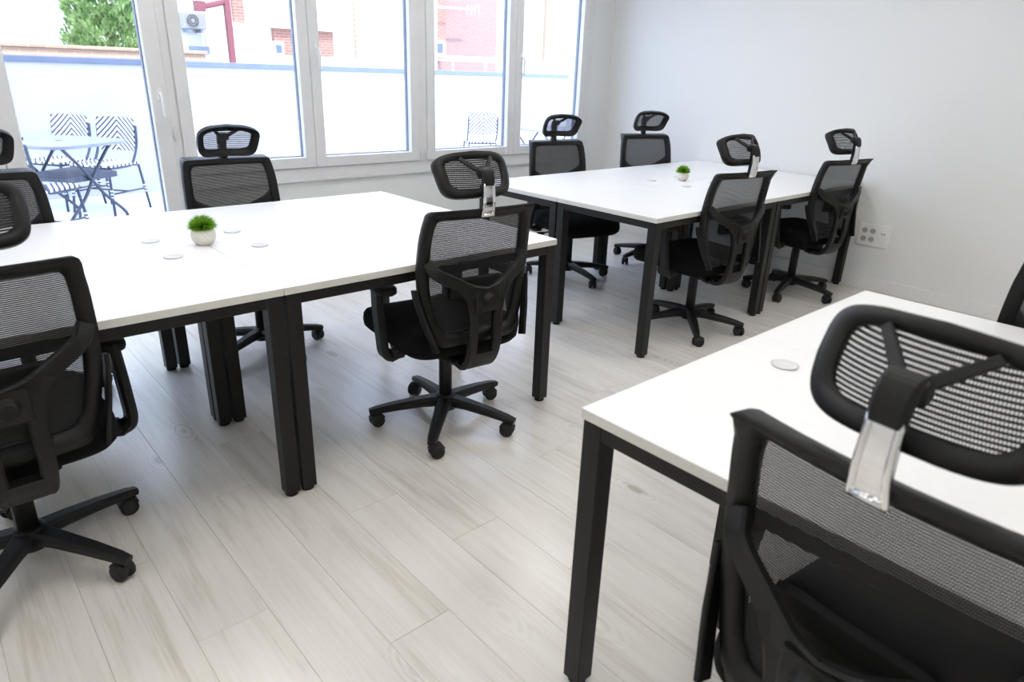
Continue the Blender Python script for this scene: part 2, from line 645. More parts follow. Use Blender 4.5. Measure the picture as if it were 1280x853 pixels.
door = tag(link('door_1', None, None, (0, 0, 0)), kind='structure')
rect_frame(MB(), DX0, DX1 - 0.001, 0.0, WZ1, 2.494, 2.575, 0.06, 0.055, 0.035, 0.07, 0.004).build('frame', M['pvc'], door)
sash(door, -0.385, 0.452, 0.03, SZ1, (0.408, 1.22), 0.09, 0.09, 0.08)
sash(door, -1.345, -0.387, 0.03, SZ1, None, 0.09, 0.09, 0.08)
hinge(door, 0.462, 0.20)
hinge(door, 0.462, 1.0)

# ------------------------------------------------------------------ ceiling LED panels
for i, (lx, ly) in enumerate([(a, b) for b in (-2.4, -0.5, 1.3) for a in (-2.2, 0.2, 2.6)]):
    t = thing('ceiling_light', (lx, ly, ZC), 0, 'square white LED ceiling panel shining over the desks', 'light', 'LED panels in the ceiling')
    rect_frame(MB(), -0.3, 0.3, -0.3, 0.3, 0, 0.02, 0.015, 0.015, 0.015, 0.015, 0.002)
    fm = MB()
    for (a, b, c, d) in ((-.3, .3, -.3, -.285), (-.3, .3, .285, .3), (-.3, -.285, -.285, .285), (.285, .3, -.285, .285)):
        fm.box(a, b, c, d, -0.014, 0)
    fm.build('frame', M['trim'], t)
    MB().box(-0.285, 0.285, -0.285, 0.285, -0.010, -0.002).build('diffuser', M['led'], t)

# ------------------------------------------------------------------ desks
DW, DD, DH, TT = 1.2, 0.7, 0.755, 0.025
LEG = 0.05
top_mesh = MB().bbox(0.0008, DW - 0.0008, 0.0008, DD - 0.0008, DH - TT, DH, 0.0015, 1).mesh('tabletop', [M['desk_white'], M['desk_edge']])
for p in top_mesh.polygons:
    if abs(p.normal.z) < 0.5:
        p.material_index = 1
INS = 0.005
leg_mesh = MB().bbox(-LEG / 2, LEG / 2, -LEG / 2, LEG / 2, 0.014, DH - TT, 0.002, 1).mesh('leg', M['desk_black'])
foot_mesh = MB().lathe([(0.012, 0.016), (0.012, 0.010), (0.021, 0.008), (0.023, 0.004), (0.021, 0.0)], 0, 0, 16).mesh('foot', M['rubber'])
LX = (INS + LEG / 2, DW - INS - LEG / 2)
LY = (INS + LEG / 2, DD - INS - LEG / 2)
railx = MB().bbox(LX[0] + LEG / 2, LX[1] - LEG / 2, -0.02, 0.02, DH - TT - 0.036, DH - TT, 0.002, 1).mesh('rail', M['desk_black'])
raily = MB().bbox(-0.02, 0.02, LY[0] + LEG / 2, LY[1] - LEG / 2, DH - TT - 0.036, DH - TT, 0.002, 1).mesh('rail', M['desk_black'])
gmb = MB()
gmb.lathe([(0.030, DH - 0.001), (0.033, DH + 0.0035), (0.028, DH + 0.0045), (0.026, DH + 0.0025), (0.004, DH + 0.0025)], 0, 0, 24)
grommet_mesh = gmb.mesh('cable_grommet', M['grommet'])


def desk(x, y, rz, gx, gy, label, group):
    """origin = local corner (0,0); gx, gy = grommet in local coords"""
    t = thing('desk', (x, y, 0), rz, label, 'desk', group)
    link('tabletop', top_mesh, t)
    for lx in LX:
        for ly in LY:
            l = link('leg', leg_mesh, t, (lx, ly, 0))
            link('foot', foot_mesh, l)
    for ly in (LY[0] - 0.004, LY[1] + 0.004):
        link('rail', railx, t, (0, ly, 0))
    for lx in (LX[0] - 0.004, LX[1] + 0.004):
        link('rail', raily, t, (lx, 0, 0))
    tag(link('cable_grommet', grommet_mesh, t, (gx, gy, 0)), 'pale grey round cable cover')
    return t


CXs = 'desks of the block by the terrace door'
gN, gF = 0.155, DD - 0.140
desk(0, 0, 0, gN, gF, 'white desk with a free corner at the plant block by the terrace door, room side', CXs)
desk(-DW, 0, 0, DW - gN, gF, 'white desk joined to the terrace-door block, whose chair turns its back to open floor', CXs)
desk(0, DD, 0, gN, DD - gF, 'white desk on the window side of the plant block, chair before the first casement', CXs)
desk(-DW, DD, 0, DW - gN, DD - gF, 'white desk right in front of the glazed terrace door', CXs)
RX, RY = 1.929, 0.036
RG = 'desks of the block against the plain wall'
desk(RX, RY, 0, DW - gN, gF, 'white desk with free outer corner in wall block, room side, far from the sockets', RG)
desk(RX + DW, RY, 0, gN, gF, 'white desk touching the plain wall beside the power sockets', RG)
desk(RX, RY + DD, 0, DW - gN, DD - gF, 'white desk on window side of the wall block, below the last casement', RG)
desk(RX + DW, RY + DD, 0, gN, DD - gF, 'white desk filling the corner between windows and plain wall', RG)
NX, NY = 0.141, -1.125
NG = 'desks of the block with no plant on it'
desk(NX, NY, -PI / 2, gN, DD - 0.14, 'white plant-free desk with bare outer corner and large headrest chair before it', NG)
desk(NX + DD, NY, -PI / 2, gN, 0.14, 'white plant-free desk parallel to the plain wall, chair facing away from sockets', NG)

# ------------------------------------------------------------------ office chair parts (facing +Y, origin on the floor)


def back_y(x, z):
    """backrest surface: lumbar bulge, leaning rearward above, sides wrapping forward"""
    t = (z - 0.46) / 0.5
    prof = -0.205 + 0.018 * math.sin(min(max(t, 0), 1) * PI * 0.75) - 0.075 * max(0, t - 0.30) ** 1.5
    return prof - 0.028 * (1 - (x / 0.24) ** 2)


def half_w(z):
    pts = [(0.455, 0.172), (0.55, 0.205), (0.65, 0.228), (0.75, 0.234), (0.86, 0.229), (0.955, 0.216)]
    if z <= pts[0][0]:
        return pts[0][1]
    for (a, b), (c, d) in zip(pts, pts[1:]):
        if z <= c:
            return b + (d - b) * (z - a) / (c - a)
    return pts[-1][1]


def outline(inset_side, z0, z1, rad0, rad1, n_side=14, n_arc=6, n_h=12):
    """closed loop of (x,z), half width follows half_w minus inset"""
    def hw(z):
        return half_w(z) - inset_side
    pts = []
    wtop, wbot = hw(z1), hw(z0)
    # right side going up
    for i in range(n_side + 1):
        z = z0 + rad0 + (z1 - rad1 - z0 - rad0) * i / n_side
        pts.append((hw(z), z))
    for i in range(1, n_arc + 1):
        a = PI / 2 * i / n_arc
        pts.append((wtop - rad1 + rad1 * math.cos(a), z1 - rad1 + rad1 * math.sin(a)))
    for i in range(1, n_h):
        pts.append(((wtop - rad1) * (1 - 2 * i / n_h), z1))
    for i in range(n_arc + 1):
        a = PI / 2 + PI / 2 * i / n_arc
        pts.append((-(wtop - rad1) + rad1 * math.cos(a), z1 - rad1 + rad1 * math.sin(a)))
    for i in range(1, n_side + 1):
        z = z1 - rad1 - (z1 - rad1 - z0 - rad0) * i / n_side
        pts.append((-hw(z), z))
    for i in range(1, n_arc + 1):
        a = PI + PI / 2 * i / n_arc
        pts.append((-(wbot - rad0) + rad0 * math.cos(a), z0 + rad0 + rad0 * math.sin(a)))
    for i in range(1, n_h):
        pts.append((-(wbot - rad0) * (1 - 2 * i / n_h), z0))
    for i in range(n_arc):
        a = 3 * PI / 2 + PI / 2 * i / n_arc
        pts.append((wbot - rad0 + rad0 * math.cos(a), z0 + rad0 + rad0 * math.sin(a)))
    return pts


def chair_parts():
    P = {}
    # ---- backrest frame
    o_ = outline(0.0, 0.452, 0.957, 0.03, 0.020)
    i_ = outline(0.042, 0.502, 0.923, 0.03, 0.02)
    mb = MB()
    n = len(o_)
    rings = [[], [], [], [], [], []]
    for (ox, oz), (ix, iz) in zip(o_, i_):
        lip = max(0.0, min(1.0, (oz - 0.925) / 0.03))
        lipx = min(1.0, max(0.0, (abs(ox) - 0.05) / 0.15))
        back = 0.022 + 0.030 * lip * (0.35 + 0.65 * lipx)
        yo, yi = back_y(ox, oz), back_y(ix, iz)
        mx_, mz_ = (ox + ix) / 2, (oz + iz) / 2
        rings[0].append((ox * 0.985, yo + 0.010, oz - 0.004 * (1 if oz > 0.7 else -1)))
        rings[1].append((ox, yo - 0.004, oz))
        rings[2].append((ox * 0.995, yo - back, oz + 0.006 * lip))
        rings[3].append((mx_, back_y(mx_, mz_) - 0.024, mz_))
        rings[4].append((ix, yi - 0.010, iz))
        rings[5].append((ix, yi + 0.008, iz))
    rings.append(rings[0])
    mb.rings([list(r) for r in rings], caps=False)
    # side fins along the lower half
    for s in (-1, 1):
        fin = []
        for k in range(7):
            z = 0.675 - 0.225 * k / 6
            xx = (half_w(z) + 0.010 - 0.004 * k / 6)
            fin.append((s * (xx + 0.012 * k / 6), back_y(half_w(z), z) - 0.002 - 0.046 * k / 6, z))
        mb.bar(fin, 0.040, 0.012, (s, 0, 0))
    P['back_frame'] = mb.mesh('back_frame', M['plastic'])
    # ---- netting
    NXs, NZs = 16, 20
    mb = MB()
    vsn, fsn = [], []
    for j in range(NZs + 1):
        z = 0.496 + (0.929 - 0.496) * j / NZs
        hw = half_w(z) - 0.040
        for i in range(NXs + 1):
            xx = -hw + 2 * hw * i / NXs
            vsn.append((xx, back_y(xx, z) - 0.002, z))
    for j in range(NZs):
        for i in range(NXs):
            a = j * (NXs + 1) + i
            fsn.append((a, a + 1, a + NXs + 2, a + NXs + 1))
    mb.add(vsn, fsn, True)
    P['back_netting'] = mb.mesh('back_netting', M['netting'])
    # ---- lumbar pad
    mb = MB()
    for (za, zb, ya) in ((0.622, 0.705, -0.006),):
        rs = []
        for i in range(13):
            xx = -0.118 + 0.236 * i / 12
            e = 1 - 0.25 * abs(xx / 0.118) ** 6
            zm, hz = (za + zb) / 2, (zb - za) / 2 * e
            yb = back_y(xx, zm) - 0.010
            rs.append([(xx, yb, zm - hz), (xx, yb, zm + hz), (xx, yb - 0.014, zm + hz - 0.006), (xx, yb - 0.018, zm), (xx, yb - 0.014, zm - hz + 0.006)])
        mb.rings(rs, smooth=False)
    P['lumbar_pad'] = mb.mesh('lumbar_pad', M['plastic_soft'])
    # ---- Y shaped spine with slot
    mb = MB()
    for s in (-1, 1):
        arm = spline([(s * 0.205, back_y(0.205, 0.755) - 0.020, 0.775), (s * 0.180, -0.252, 0.738), (s * 0.110, -0.276, 0.698), (s * 0.055, -0.293, 0.668), (s * 0.0, -0.300, 0.655)], 6)
        mb.bar(arm, lambda t: 0.040 + 0.012 * t, 0.022, (0, -1, 0), 0.22)
        rail = spline([(s * 0.095, -0.282, 0.682), (s * 0.066, -0.290, 0.640), (s * 0.052, -0.292, 0.57), (s * 0.053, -0.288, 0.47), (s * 0.050, -0.270, 0.395), (s * 0.045, -0.225, 0.352), (s * 0.042, -0.13, 0.338)], 6)
        mb.bar(rail, lambda t: 0.038, lambda t: 0.028, (0, -1, 0.15), 0.22)
    hub = spline([(0, -0.302, 0.675), (0, -0.304, 0.635), (0, -0.300, 0.592)], 4)
    mb.bar(hub, 0.10, 0.024, (0, -1, 0), 0.2)
    bot = spline([(0, -0.281, 0.425), (0, -0.268, 0.390), (0, -0.228, 0.353), (0, -0.10, 0.337)], 6)
    mb.bar(bot, lambda t: 0.10 - 0.01 * t, 0.028, (0, -1, 0.2), 0.2)
    # struts from spine forward to the lower cross bar
    for s in (-1, 1):
        mb.bar([(s * 0.052, -0.285, 0.485), (s * 0.075, -0.235, 0.482)], 0.045, 0.016, (s, 0, 0), 0.2)
    P['back_spine'] = mb.mesh('back_spine', M['plastic'])
    mb = MB()
    prof = [(0.030, -0.308), (0.030, -0.316), (0.024, -0.320), (0.022, -0.334), (0.018, -0.338)]
    mb.lathe([(r, h) for r, h in prof], axis='Y', c=(0, 0, 0.634), seg=20)
    P['tension_knob'] = mb.mesh('tension_knob', M['plastic_soft'])
    # ---- seat
    rs = []
    seg = 40

    def seat_ring(k, z):
        ring = []
        for j in range(seg):
            a = 2 * PI * j / seg
            ca, sa = math.cos(a), math.sin(a)
            e = 0.34
            xx = 0.252 * k * math.copysign(abs(ca) ** e, ca)
            yy = 0.050 + 0.272 * k * math.copysign(abs(sa) ** e, sa)
            d = max(0, (yy - 0.14) / 0.18)
            dz = -0.026 * d * d
            dz += 0.008 * min(1, abs(xx) / 0.25) ** 2 if z > 0.45 else 0
            ring.append((xx, yy, z + dz))
        return ring
    for k, z in ((0.80, 0.392), (0.93, 0.394), (0.985, 0.412), (1.0, 0.435), (0.99, 0.458), (0.95, 0.475), (0.86, 0.484), (0.6, 0.486), (0.25, 0.485)):
        rs.append(seat_ring(k, z))
    P['seat'] = MB().rings(rs).mesh('seat', M['seat_fabric'])
    # ---- mechanism and levers
    mb = MB()
    mb.bbox(-0.10, 0.10, -0.14, 0.12, 0.345, 0.394, 0.012, 2)
    mb.bbox(-0.24, 0.24, -0.075, -0.025, 0.378, 0.396, 0.004, 1)
    P['mechanism'] = mb.mesh('mechanism', M['plastic_soft'])
    mb = MB()
    mb.tube([(0.08, 0.03, 0.368), (0.20, 0.03, 0.366), (0.255, 0.035, 0.362)], 0.006, 8)
    mb.bbox(0.235, 0.29, 0.022, 0.048, 0.352, 0.372, 0.006, 2)
    P['height_lever'] = mb.mesh('height_lever', M['plastic_soft'])
    mb = MB()
    mb.lathe([(0.016, -0.13), (0.026, -0.135), (0.026, -0.19), (0.020, -0.196)], axis='X', c=(0, 0.09, 0.362), seg=14)
    P['tilt_knob'] = mb.mesh('tilt_knob', M['plastic_soft'])
    # ---- armrest (left and right mirrored)
    for s, key in ((-1, 'armL'), (1, 'armR')):
        mb = MB()
        up_ = spline([(s * 0.296, -0.010, 0.632), (s * 0.300, -0.022, 0.56), (s * 0.302, -0.045, 0.46), (s * 0.300, -0.055, 0.405), (s * 0.280, -0.055, 0.385), (s * 0.215, -0.052, 0.384)], 5)
        mb.bar(up_, lambda t: 0.066 - 0.012 * t, 0.030, (1, 0, 0.001) if False else (s, 0.0, 0.02), 0.28)
        P[key] = mb.mesh('armrest', M['plastic'])
        mb = MB()
        rs = []
        for k in range(15):
            t = k / 14
            yy = -0.105 + 0.235 * t
            e = math.sqrt(max(0.02, 1 - abs(2 * t - 1) ** 5))
            wd, cx = 0.042 * e, s * (0.285 - 0.012 * t)
            rs.append([(cx - wd, yy, 0.640), (cx - wd * 0.9, yy, 0.634), (cx + wd * 0.9, yy, 0.634), (cx + wd, yy, 0.640), (cx + wd, yy, 0.652), (cx + wd * 0.8, yy, 0.659), (cx - wd * 0.8, yy, 0.659), (cx - wd, yy, 0.652)])
        mb.rings(rs)
        P[key + '_pad'] = mb.mesh('arm_pad', M['plastic_soft'])
    # ---- gas lift
    mb = MB()
    mb.lathe([(0.027, 0.10), (0.027, 0.315), (0.024, 0.322), (0.016, 0.324)], seg=20)
    P['gas_lift'] = mb.mesh('gas_lift', M['plastic'])
    mb = MB()
    mb.lathe([(0.0142, 0.315), (0.0142, 0.36)], seg=16)
    P['piston'] = mb.mesh('piston', M['steel'])
    # ---- five star base
    mb = MB()
    mb.lathe([(0.030, 0.062), (0.046, 0.068), (0.048, 0.115), (0.040, 0.130), (0.030, 0.133)], seg=20)
    for k in range(5):
        a = 2 * PI * k / 5
        d = Vector((math.cos(a), math.sin(a), 0))
        path = [d * 0.030 + Vector((0, 0, 0.104)), d * 0.10 + Vector((0, 0, 0.101)), d * 0.20 + Vector((0, 0, 0.090)), d * 0.285 + Vector((0, 0, 0.077)), d * 0.318 + Vector((0, 0, 0.070))]
        mb.bar(path, lambda t: 0.062 - 0.030 * t, lambda t: 0.046 - 0.022 * t, (0, 0, 1), 0.25)
    P['star_base'] = mb.mesh('star_base', M['plastic'])
    # ---- caster (twin wheel), stem at origin
    mb = MB()
    mb.tube([(0, 0, 0.052), (0, 0, 0.066)], 0.008, 8)
    for s in (-1, 1):
        mb.lathe([(0.012, s * 0.006), (0.0265, s * 0.007), (0.028, s * 0.011), (0.028, s * 0.020), (0.023, s * 0.025), (0.012, s * 0.0255)], axis='X', c=(0, -0.018, 0.028), seg=20)
    hood = [(0, -0.018 + 0.030 * math.cos(a), 0.028 + 0.030 * math.sin(a)) for a in [R(20 + 140 * k / 10) for k in range(11)]]
    mb.bar(hood, 0.030, 0.006, (1, 0, 0), 0.2) if False else None
    mb.sweep(hood, lambda i, t: [(-0.002, -0.017), (0.003, -0.017), (0.003, 0.017), (-0.002, 0.017)], up=(1, 0, 0), smooth=False)
    mb.bbox(-0.005, 0.005, -0.040, 0.004, 0.020, 0.056, 0.002, 1)
    P['caster'] = mb.mesh('caster', M['rubber'])
    # ---- headrest
    A = Vector((0, -0.254, 0.996))
    TL = R(24)

    def hp(x_, h, d):
        """headrest local: x, height along the panel, depth (rear negative); ends wrap forward"""
        wrap = 0.042 * (abs(x_) / 0.145) ** 2.2
        bulge = -0.012 * math.sin(PI * min(1, max(0, h / 0.145)))
        yy = d + wrap + bulge
        return (x_, A.y + yy * math.cos(TL) + h * math.sin(TL), A.z + h * math.cos(TL) - yy * math.sin(TL))

    def hout(ins):
        pts = []
        nn = 56
        for k in range(nn):
            a = 2 * PI * k / nn
            ca, sa = math.cos(a), math.sin(a)
            e = 0.30 if sa > 0 else 0.46
            u = math.copysign(abs(ca) ** e, ca)
            v = math.copysign(abs(sa) ** e, sa)
            h = 0.076 + (0.076 - ins * (0.78 if sa > 0 else 1.0)) * v
            hw = (0.150 - 0.016 * max(0.0, 1 - h / 0.10) ** 1.3) - ins * 1.15
            xx = hw * u
            h2 = h + (0.005 * (1 - (xx / 0.15) ** 2) if v > 0.3 else 0) - (0.004 * (1 - (xx / 0.15) ** 2) if v < -0.3 else 0)
            pts.append((xx, h2))
        return pts
    ho, hi = hout(0.0), hout(0.030)
    mb = MB()
    rg = [[hp(x_ * 0.985, h, 0.012) for x_, h in ho], [hp(x_, h, 0.0) for x_, h in ho], [hp(x_ * 0.985, h, -0.013) for x_, h in ho],
          [hp((x_ + a) / 2, (h + b) / 2, -0.014) for (x_, h), (a, b) in zip(ho, hi)], [hp(x_, h, -0.006) for x_, h in hi], [hp(x_, h, 0.010) for x_, h in hi]]
    rg.append(rg[0])
    mb.rings(rg, caps=False)
    P['headrest_frame'] = mb.mesh('headrest_frame', M['plastic'])
    mb = MB()
    vsn, fsn = [], []
    for j in range(9):
        for i in range(17):
            h = 0.024 + (0.134 - 0.024) * j / 8
            hw = 0.150 - 0.016 * max(0, 1 - h / 0.10) - 0.030
            vsn.append(hp(-hw + 2 * hw * i / 16, h, 0.002))
    for j in range(8):
        for i in range(16):
            a = j * 17 + i
            fsn.append((a, a + 1, a + 18, a + 17))
    mb.add(vsn, fsn, True)
    P['headrest_netting'] = mb.mesh('headrest_netting', M['netting_coarse'])
    mb = MB()
    for s in (-1, 1):
        q0 = Vector(hp(s * 0.064, 0.133, -0.012))
        q1 = Vector(hp(s * 0.018, 0.082, -0.026))
        q2 = Vector(hp(0, 0.066, -0.034))
        mb.bar([q0, q1, q2], lambda t: 0.014 + 0.008 * t, 0.010, (0, -1, 0.3), 0.2)
    c_ = Vector(hp(0, 0.068, -0.036))
    mb.lathe([(0.010, -0.027), (0.017, -0.024), (0.018, 0.0), (0.017, 0.024), (0.010, 0.027)], axis='X', c=c_, seg=14)
    hood = spline([c_ + Vector((0, 0.006, 0.010)), c_ + Vector((0, -0.016, 0.006)), c_ + Vector((0, -0.026, -0.018)), c_ + Vector((0, -0.027, -0.038))], 5)
    mb.bar(hood, lambda t: 0.050 - 0.006 * t, 0.020, (0, -1, 0.2), 0.3)
    yb_ = back_y(0, 0.95)
    mb.bar([Vector((0, yb_ - 0.014, 0.945)), Vector((0, yb_ - 0.018, 0.985)), c_ + Vector((0, -0.008, -0.012))], 0.030, 0.014, (0, 1, 0.1), 0.25)
    P['headrest_bracket'] = mb.mesh('headrest_bracket', M['plastic'])
    mb = MB()
    y1 = back_y(0, 0.95) - 0.040
    top = c_ + Vector((0, -0.026, -0.030))
    post = [top, Vector((0, (top.y + y1) / 2 - 0.002, 0.985)), Vector((0, y1 + 0.006, 0.955)), Vector((0, y1 + 0.010, 0.934))]
    mb.bar(spline(post, 4), lambda t: 0.036 + 0.012 * t * t, 0.008, (0, -1, 0.1), 0.3)
    for s in (-1, 1):
        edge = [Vector(p) + Vector((s * (0.017 + 0.005 * (k / 3)), -0.003, 0)) for k, p in enumerate(post)]
        mb.tube(spline(edge, 4), 0.0055, 8)
    mb.tube([(-0.020, y1 + 0.005, 0.938), (0.020, y1 + 0.005, 0.938)], 0.006, 8)
    P['headrest_post'] = mb.mesh('headrest_post', M['chrome'])
    return P


CHAIR = chair_parts()


def office_chair(x, y, rot, base_deg, label, dz=0.0, hz=0.0, group='black netted swivel chairs at the desks'):
    t = thing('office_chair', (x, y, 0), R(rot), label, 'chair', group)
    base = link('star_base', CHAIR['star_base'], t, (0, 0, 0), R(base_deg - rot))
    for k in range(5):
        a = 2 * PI * k / 5
        link('caster', CHAIR['caster'], base, (0.305 * math.cos(a), 0.305 * math.sin(a), 0), a + random.uniform(-1.2, 1.2) - PI / 2)
    gl = link('gas_lift', CHAIR['gas_lift'], t)
    tag(link('piston', CHAIR['piston'], gl, (0, 0, dz)), 'bright steel piston')
    up = (0, 0, dz)
    link('mechanism', CHAIR['mechanism'], t, up)
    link('height_lever', CHAIR['height_lever'], t, up)
    link('tilt_knob', CHAIR['tilt_knob'], t, up)
    tag(link('seat', CHAIR['seat'], t, up), 'black fabric seat cushion')
    for k in ('armL', 'armR'):
        a = link('armrest', CHAIR[k], t, up)
        link('arm_pad', CHAIR[k + '_pad'], a)
    link('back_frame', CHAIR['back_frame'], t, up)
    tag(link('back_netting', CHAIR['back_netting'], t, up), 'see-through black netting')
    link('lumbar_pad', CHAIR['lumbar_pad'], t, up)
    sp = link('back_spine', CHAIR['back_spine'], t, up)
    link('tension_knob', CHAIR['tension_knob'], sp)
    h = link('headrest_frame', CHAIR['headrest_frame'], t, (0, 0, dz + hz))
    link('headrest_netting', CHAIR['headrest_netting'], h)
    link('headrest_bracket', CHAIR['headrest_bracket'], h)
    tag(link('headrest_post', CHAIR['headrest_post'], t, up), 'chrome headrest bracket')
    return t


office_chair(0.71, 0.13, -6, 8, 'black office chair, back to the room, at the open end of the terrace-door block')
office_chair(-0.76, 0.16, 2, 19, 'black office chair, back to the room, at the desk end nearest the terrace door')
office_chair(0.42, 1.34, 177.5, -7, 'black office chair facing the room, in front of the first casement behind the potted grass', 0.0, -0.022)
office_chair(-0.585, 1.245, 183, 20, 'black office chair facing the room, standing before the glazed terrace door')
office_chair(2.72, 1.36, 166, 45, 'black office chair facing the room, below the last casement at the wall block')
office_chair(3.68, 1.34, 160, 34, 'black office chair facing the room, in the corner between window and plain wall', 0.015)
office_chair(2.55, 0.18, -9, 7, 'black office chair with back to the room, at the free corner of the wall block')
office_chair(3.77, 0.172, -11, 48, 'black office chair with back to the room, right beside the power sockets')
office_chair(0.262, -1.768, -96, 30, 'black office chair with large chrome bracket, seen from behind at the plant-free desks')
office_chair(1.38, -1.735, 90, 10, 'black office chair facing across the plant-free desks, its back to the plain wall')

# ------------------------------------------------------------------ potted faux grass


def plant(x, y, z, s, label):
    t = thing('potted_grass', (x, y, z), 0, label, 'plant', 'small potted grass balls on the desks')
    mb = MB()
    prof = [(0.020, 0.0), (0.026, 0.0015), (0.036, 0.015), (0.0405, 0.030), (0.039, 0.045), (0.034, 0.054), (0.031, 0.055), (0.030, 0.050)]
    rs = []
    seg = 48
    for r, h in prof:
        rs.append([((r * (1 + 0.018 * math.cos(j * PI))) * math.cos(2 * PI * j / seg) * s, (r * (1 + 0.018 * math.cos(j * PI))) * math.sin(2 * PI * j / seg) * s, h * s) for j in range(seg)])
    mb.rings(rs)
    tag(mb.build('pot', M['ceramic'], t), 'off-white ribbed round pot')
    g = MB()
    rnd = random.Random(int(x * 100))
    for k in range(1700):
        ph = rnd.uniform(0, 2 * PI)
        th = math.acos(rnd.uniform(-0.10, 1))
        d = Vector((math.sin(th) * math.cos(ph), math.sin(th) * math.sin(ph), math.cos(th)))
        L_ = rnd.uniform(0.038, 0.053)
        base = Vector((0, 0, 0.055)) + Vector((d.x, d.y, d.z * 0.5)) * 0.014
        tip = Vector((0, 0, 0.058)) + Vector((d.x * 1.0, d.y * 1.0, d.z * 0.92)) * L_ * 1.02
        tip += Vector((rnd.uniform(-1, 1), rnd.uniform(-1, 1), rnd.uniform(-0.6, 1))) * 0.006
        mid = (base + tip) / 2 + Vector((0, 0, 0.004))
        sd = d.cross(Vector((rnd.uniform(-1, 1), rnd.uniform(-1, 1), rnd.uniform(-1, 1)))).normalized() * 0.0013
        vs_ = [base - sd, base + sd, mid + sd, mid - sd, tip]
        g.add([tuple(v * s) for v in vs_], [(0, 1, 2, 3), (3, 2, 4)], True)
    tag(g.build('grass_ball', M['grass'], t), 'bright green faux grass', kind='stuff')


plant(-0.005, 0.690, DH + 0.0, 1.08, 'small white pot of bright green grass on the block by the terrace door')
plant(3.165, 0.765, DH + 0.0, 1.0, 'small white pot of bright green grass on the block against the plain wall')

# ------------------------------------------------------------------ wall socket
t = thing('wall_socket', (XR, -0.108, 0.397), 0, 'white wall plate with four power sockets and a data port', 'socket')
MB().bbox(-0.010, 0.0, -0.108, 0.108, -0.078, 0.078, 0.003, 2).build('cover_plate', M['socket'], t)
for sy in (0.066, 0.010):
    for sz in (0.030, -0.030):
        ring = MB().lathe([(0.0255, -0.0100), (0.0245, -0.0125), (0.021, -0.0125), (0.0195, -0.0100)], axis='X', c=(0, sy, sz), seg=20).build('socket_ring', M['socket'], t)
        MB().lathe([(0.0195, -0.0096), (0.0195, -0.0106)], axis='X', c=(0, sy, sz), seg=20).build('socket_face', M['socket_dark'], ring)
        h = MB()
        for dy in (-0.0095, 0.0095):
            h.lathe([(0.0030, -0.0104), (0.0030, -0.0112)], axis='X', c=(0, sy + dy, sz), seg=8)
        h.build('pin_holes', M['hole'], ring)
dp = MB().bbox(-0.0125, -0.009, -0.088, -0.040, -0.055, 0.055, 0.002, 1).build('data_module', M['socket'], t)
for dz_ in (0.020,):
    for dy in (-0.072, -0.056):
        MB().bbox(-0.0132, -0.012, dy - 0.006, dy + 0.006, dz_ - 0.006, dz_ + 0.006, 0.0005, 1).build('data_port', M['socket_dark'], dp)

# ------------------------------------------------------------------ terrace
tag(MB().box(-6, 14, YB + WT, 7.0, -0.15, 0.0).build('terrace_floor', M['terrace_floor']), kind='structure')
TY = 6.62
tw = tag(MB().box(-6, 14, TY, TY + 0.22, 0.0, 1.345).build('wall_terrace', M['terrace_wall']), kind='structure')
MB().bbox(-6, 14, TY - 0.03, TY + 0.25, 1.345, 1.405, 0.006).build('coping', M['coping'], tw)
MB().bbox(-6, 14, TY - 0.018, TY + 0.002, 0.0, 0.625, 0.004).build('plinth', M['terrace_wall'], tw)
# unseen upper storey block, added over the terrace-door end to shade the terrace's left
tag(MB().box(-8, 1.75, -6, 2.3, ZC + 0.25, 8.2).build('shade_block_upper', M['house_white']), kind='structure')
tag(MB().box(1.75, XR + 0.2, YF - 0.2, YB + WT + 0.1, ZC + 0.25, ZC + 0.45).build('roof_parapet', M['roof']), kind='structure')


def uv_panel(mb_mesh, fn):
    uv = mb_mesh.uv_layers.new(name='UVMap')
    for lp in mb_mesh.loops:
        co = mb_mesh.vertices[lp.vertex_index].co
        uv.data[lp.index].uv = fn(co)


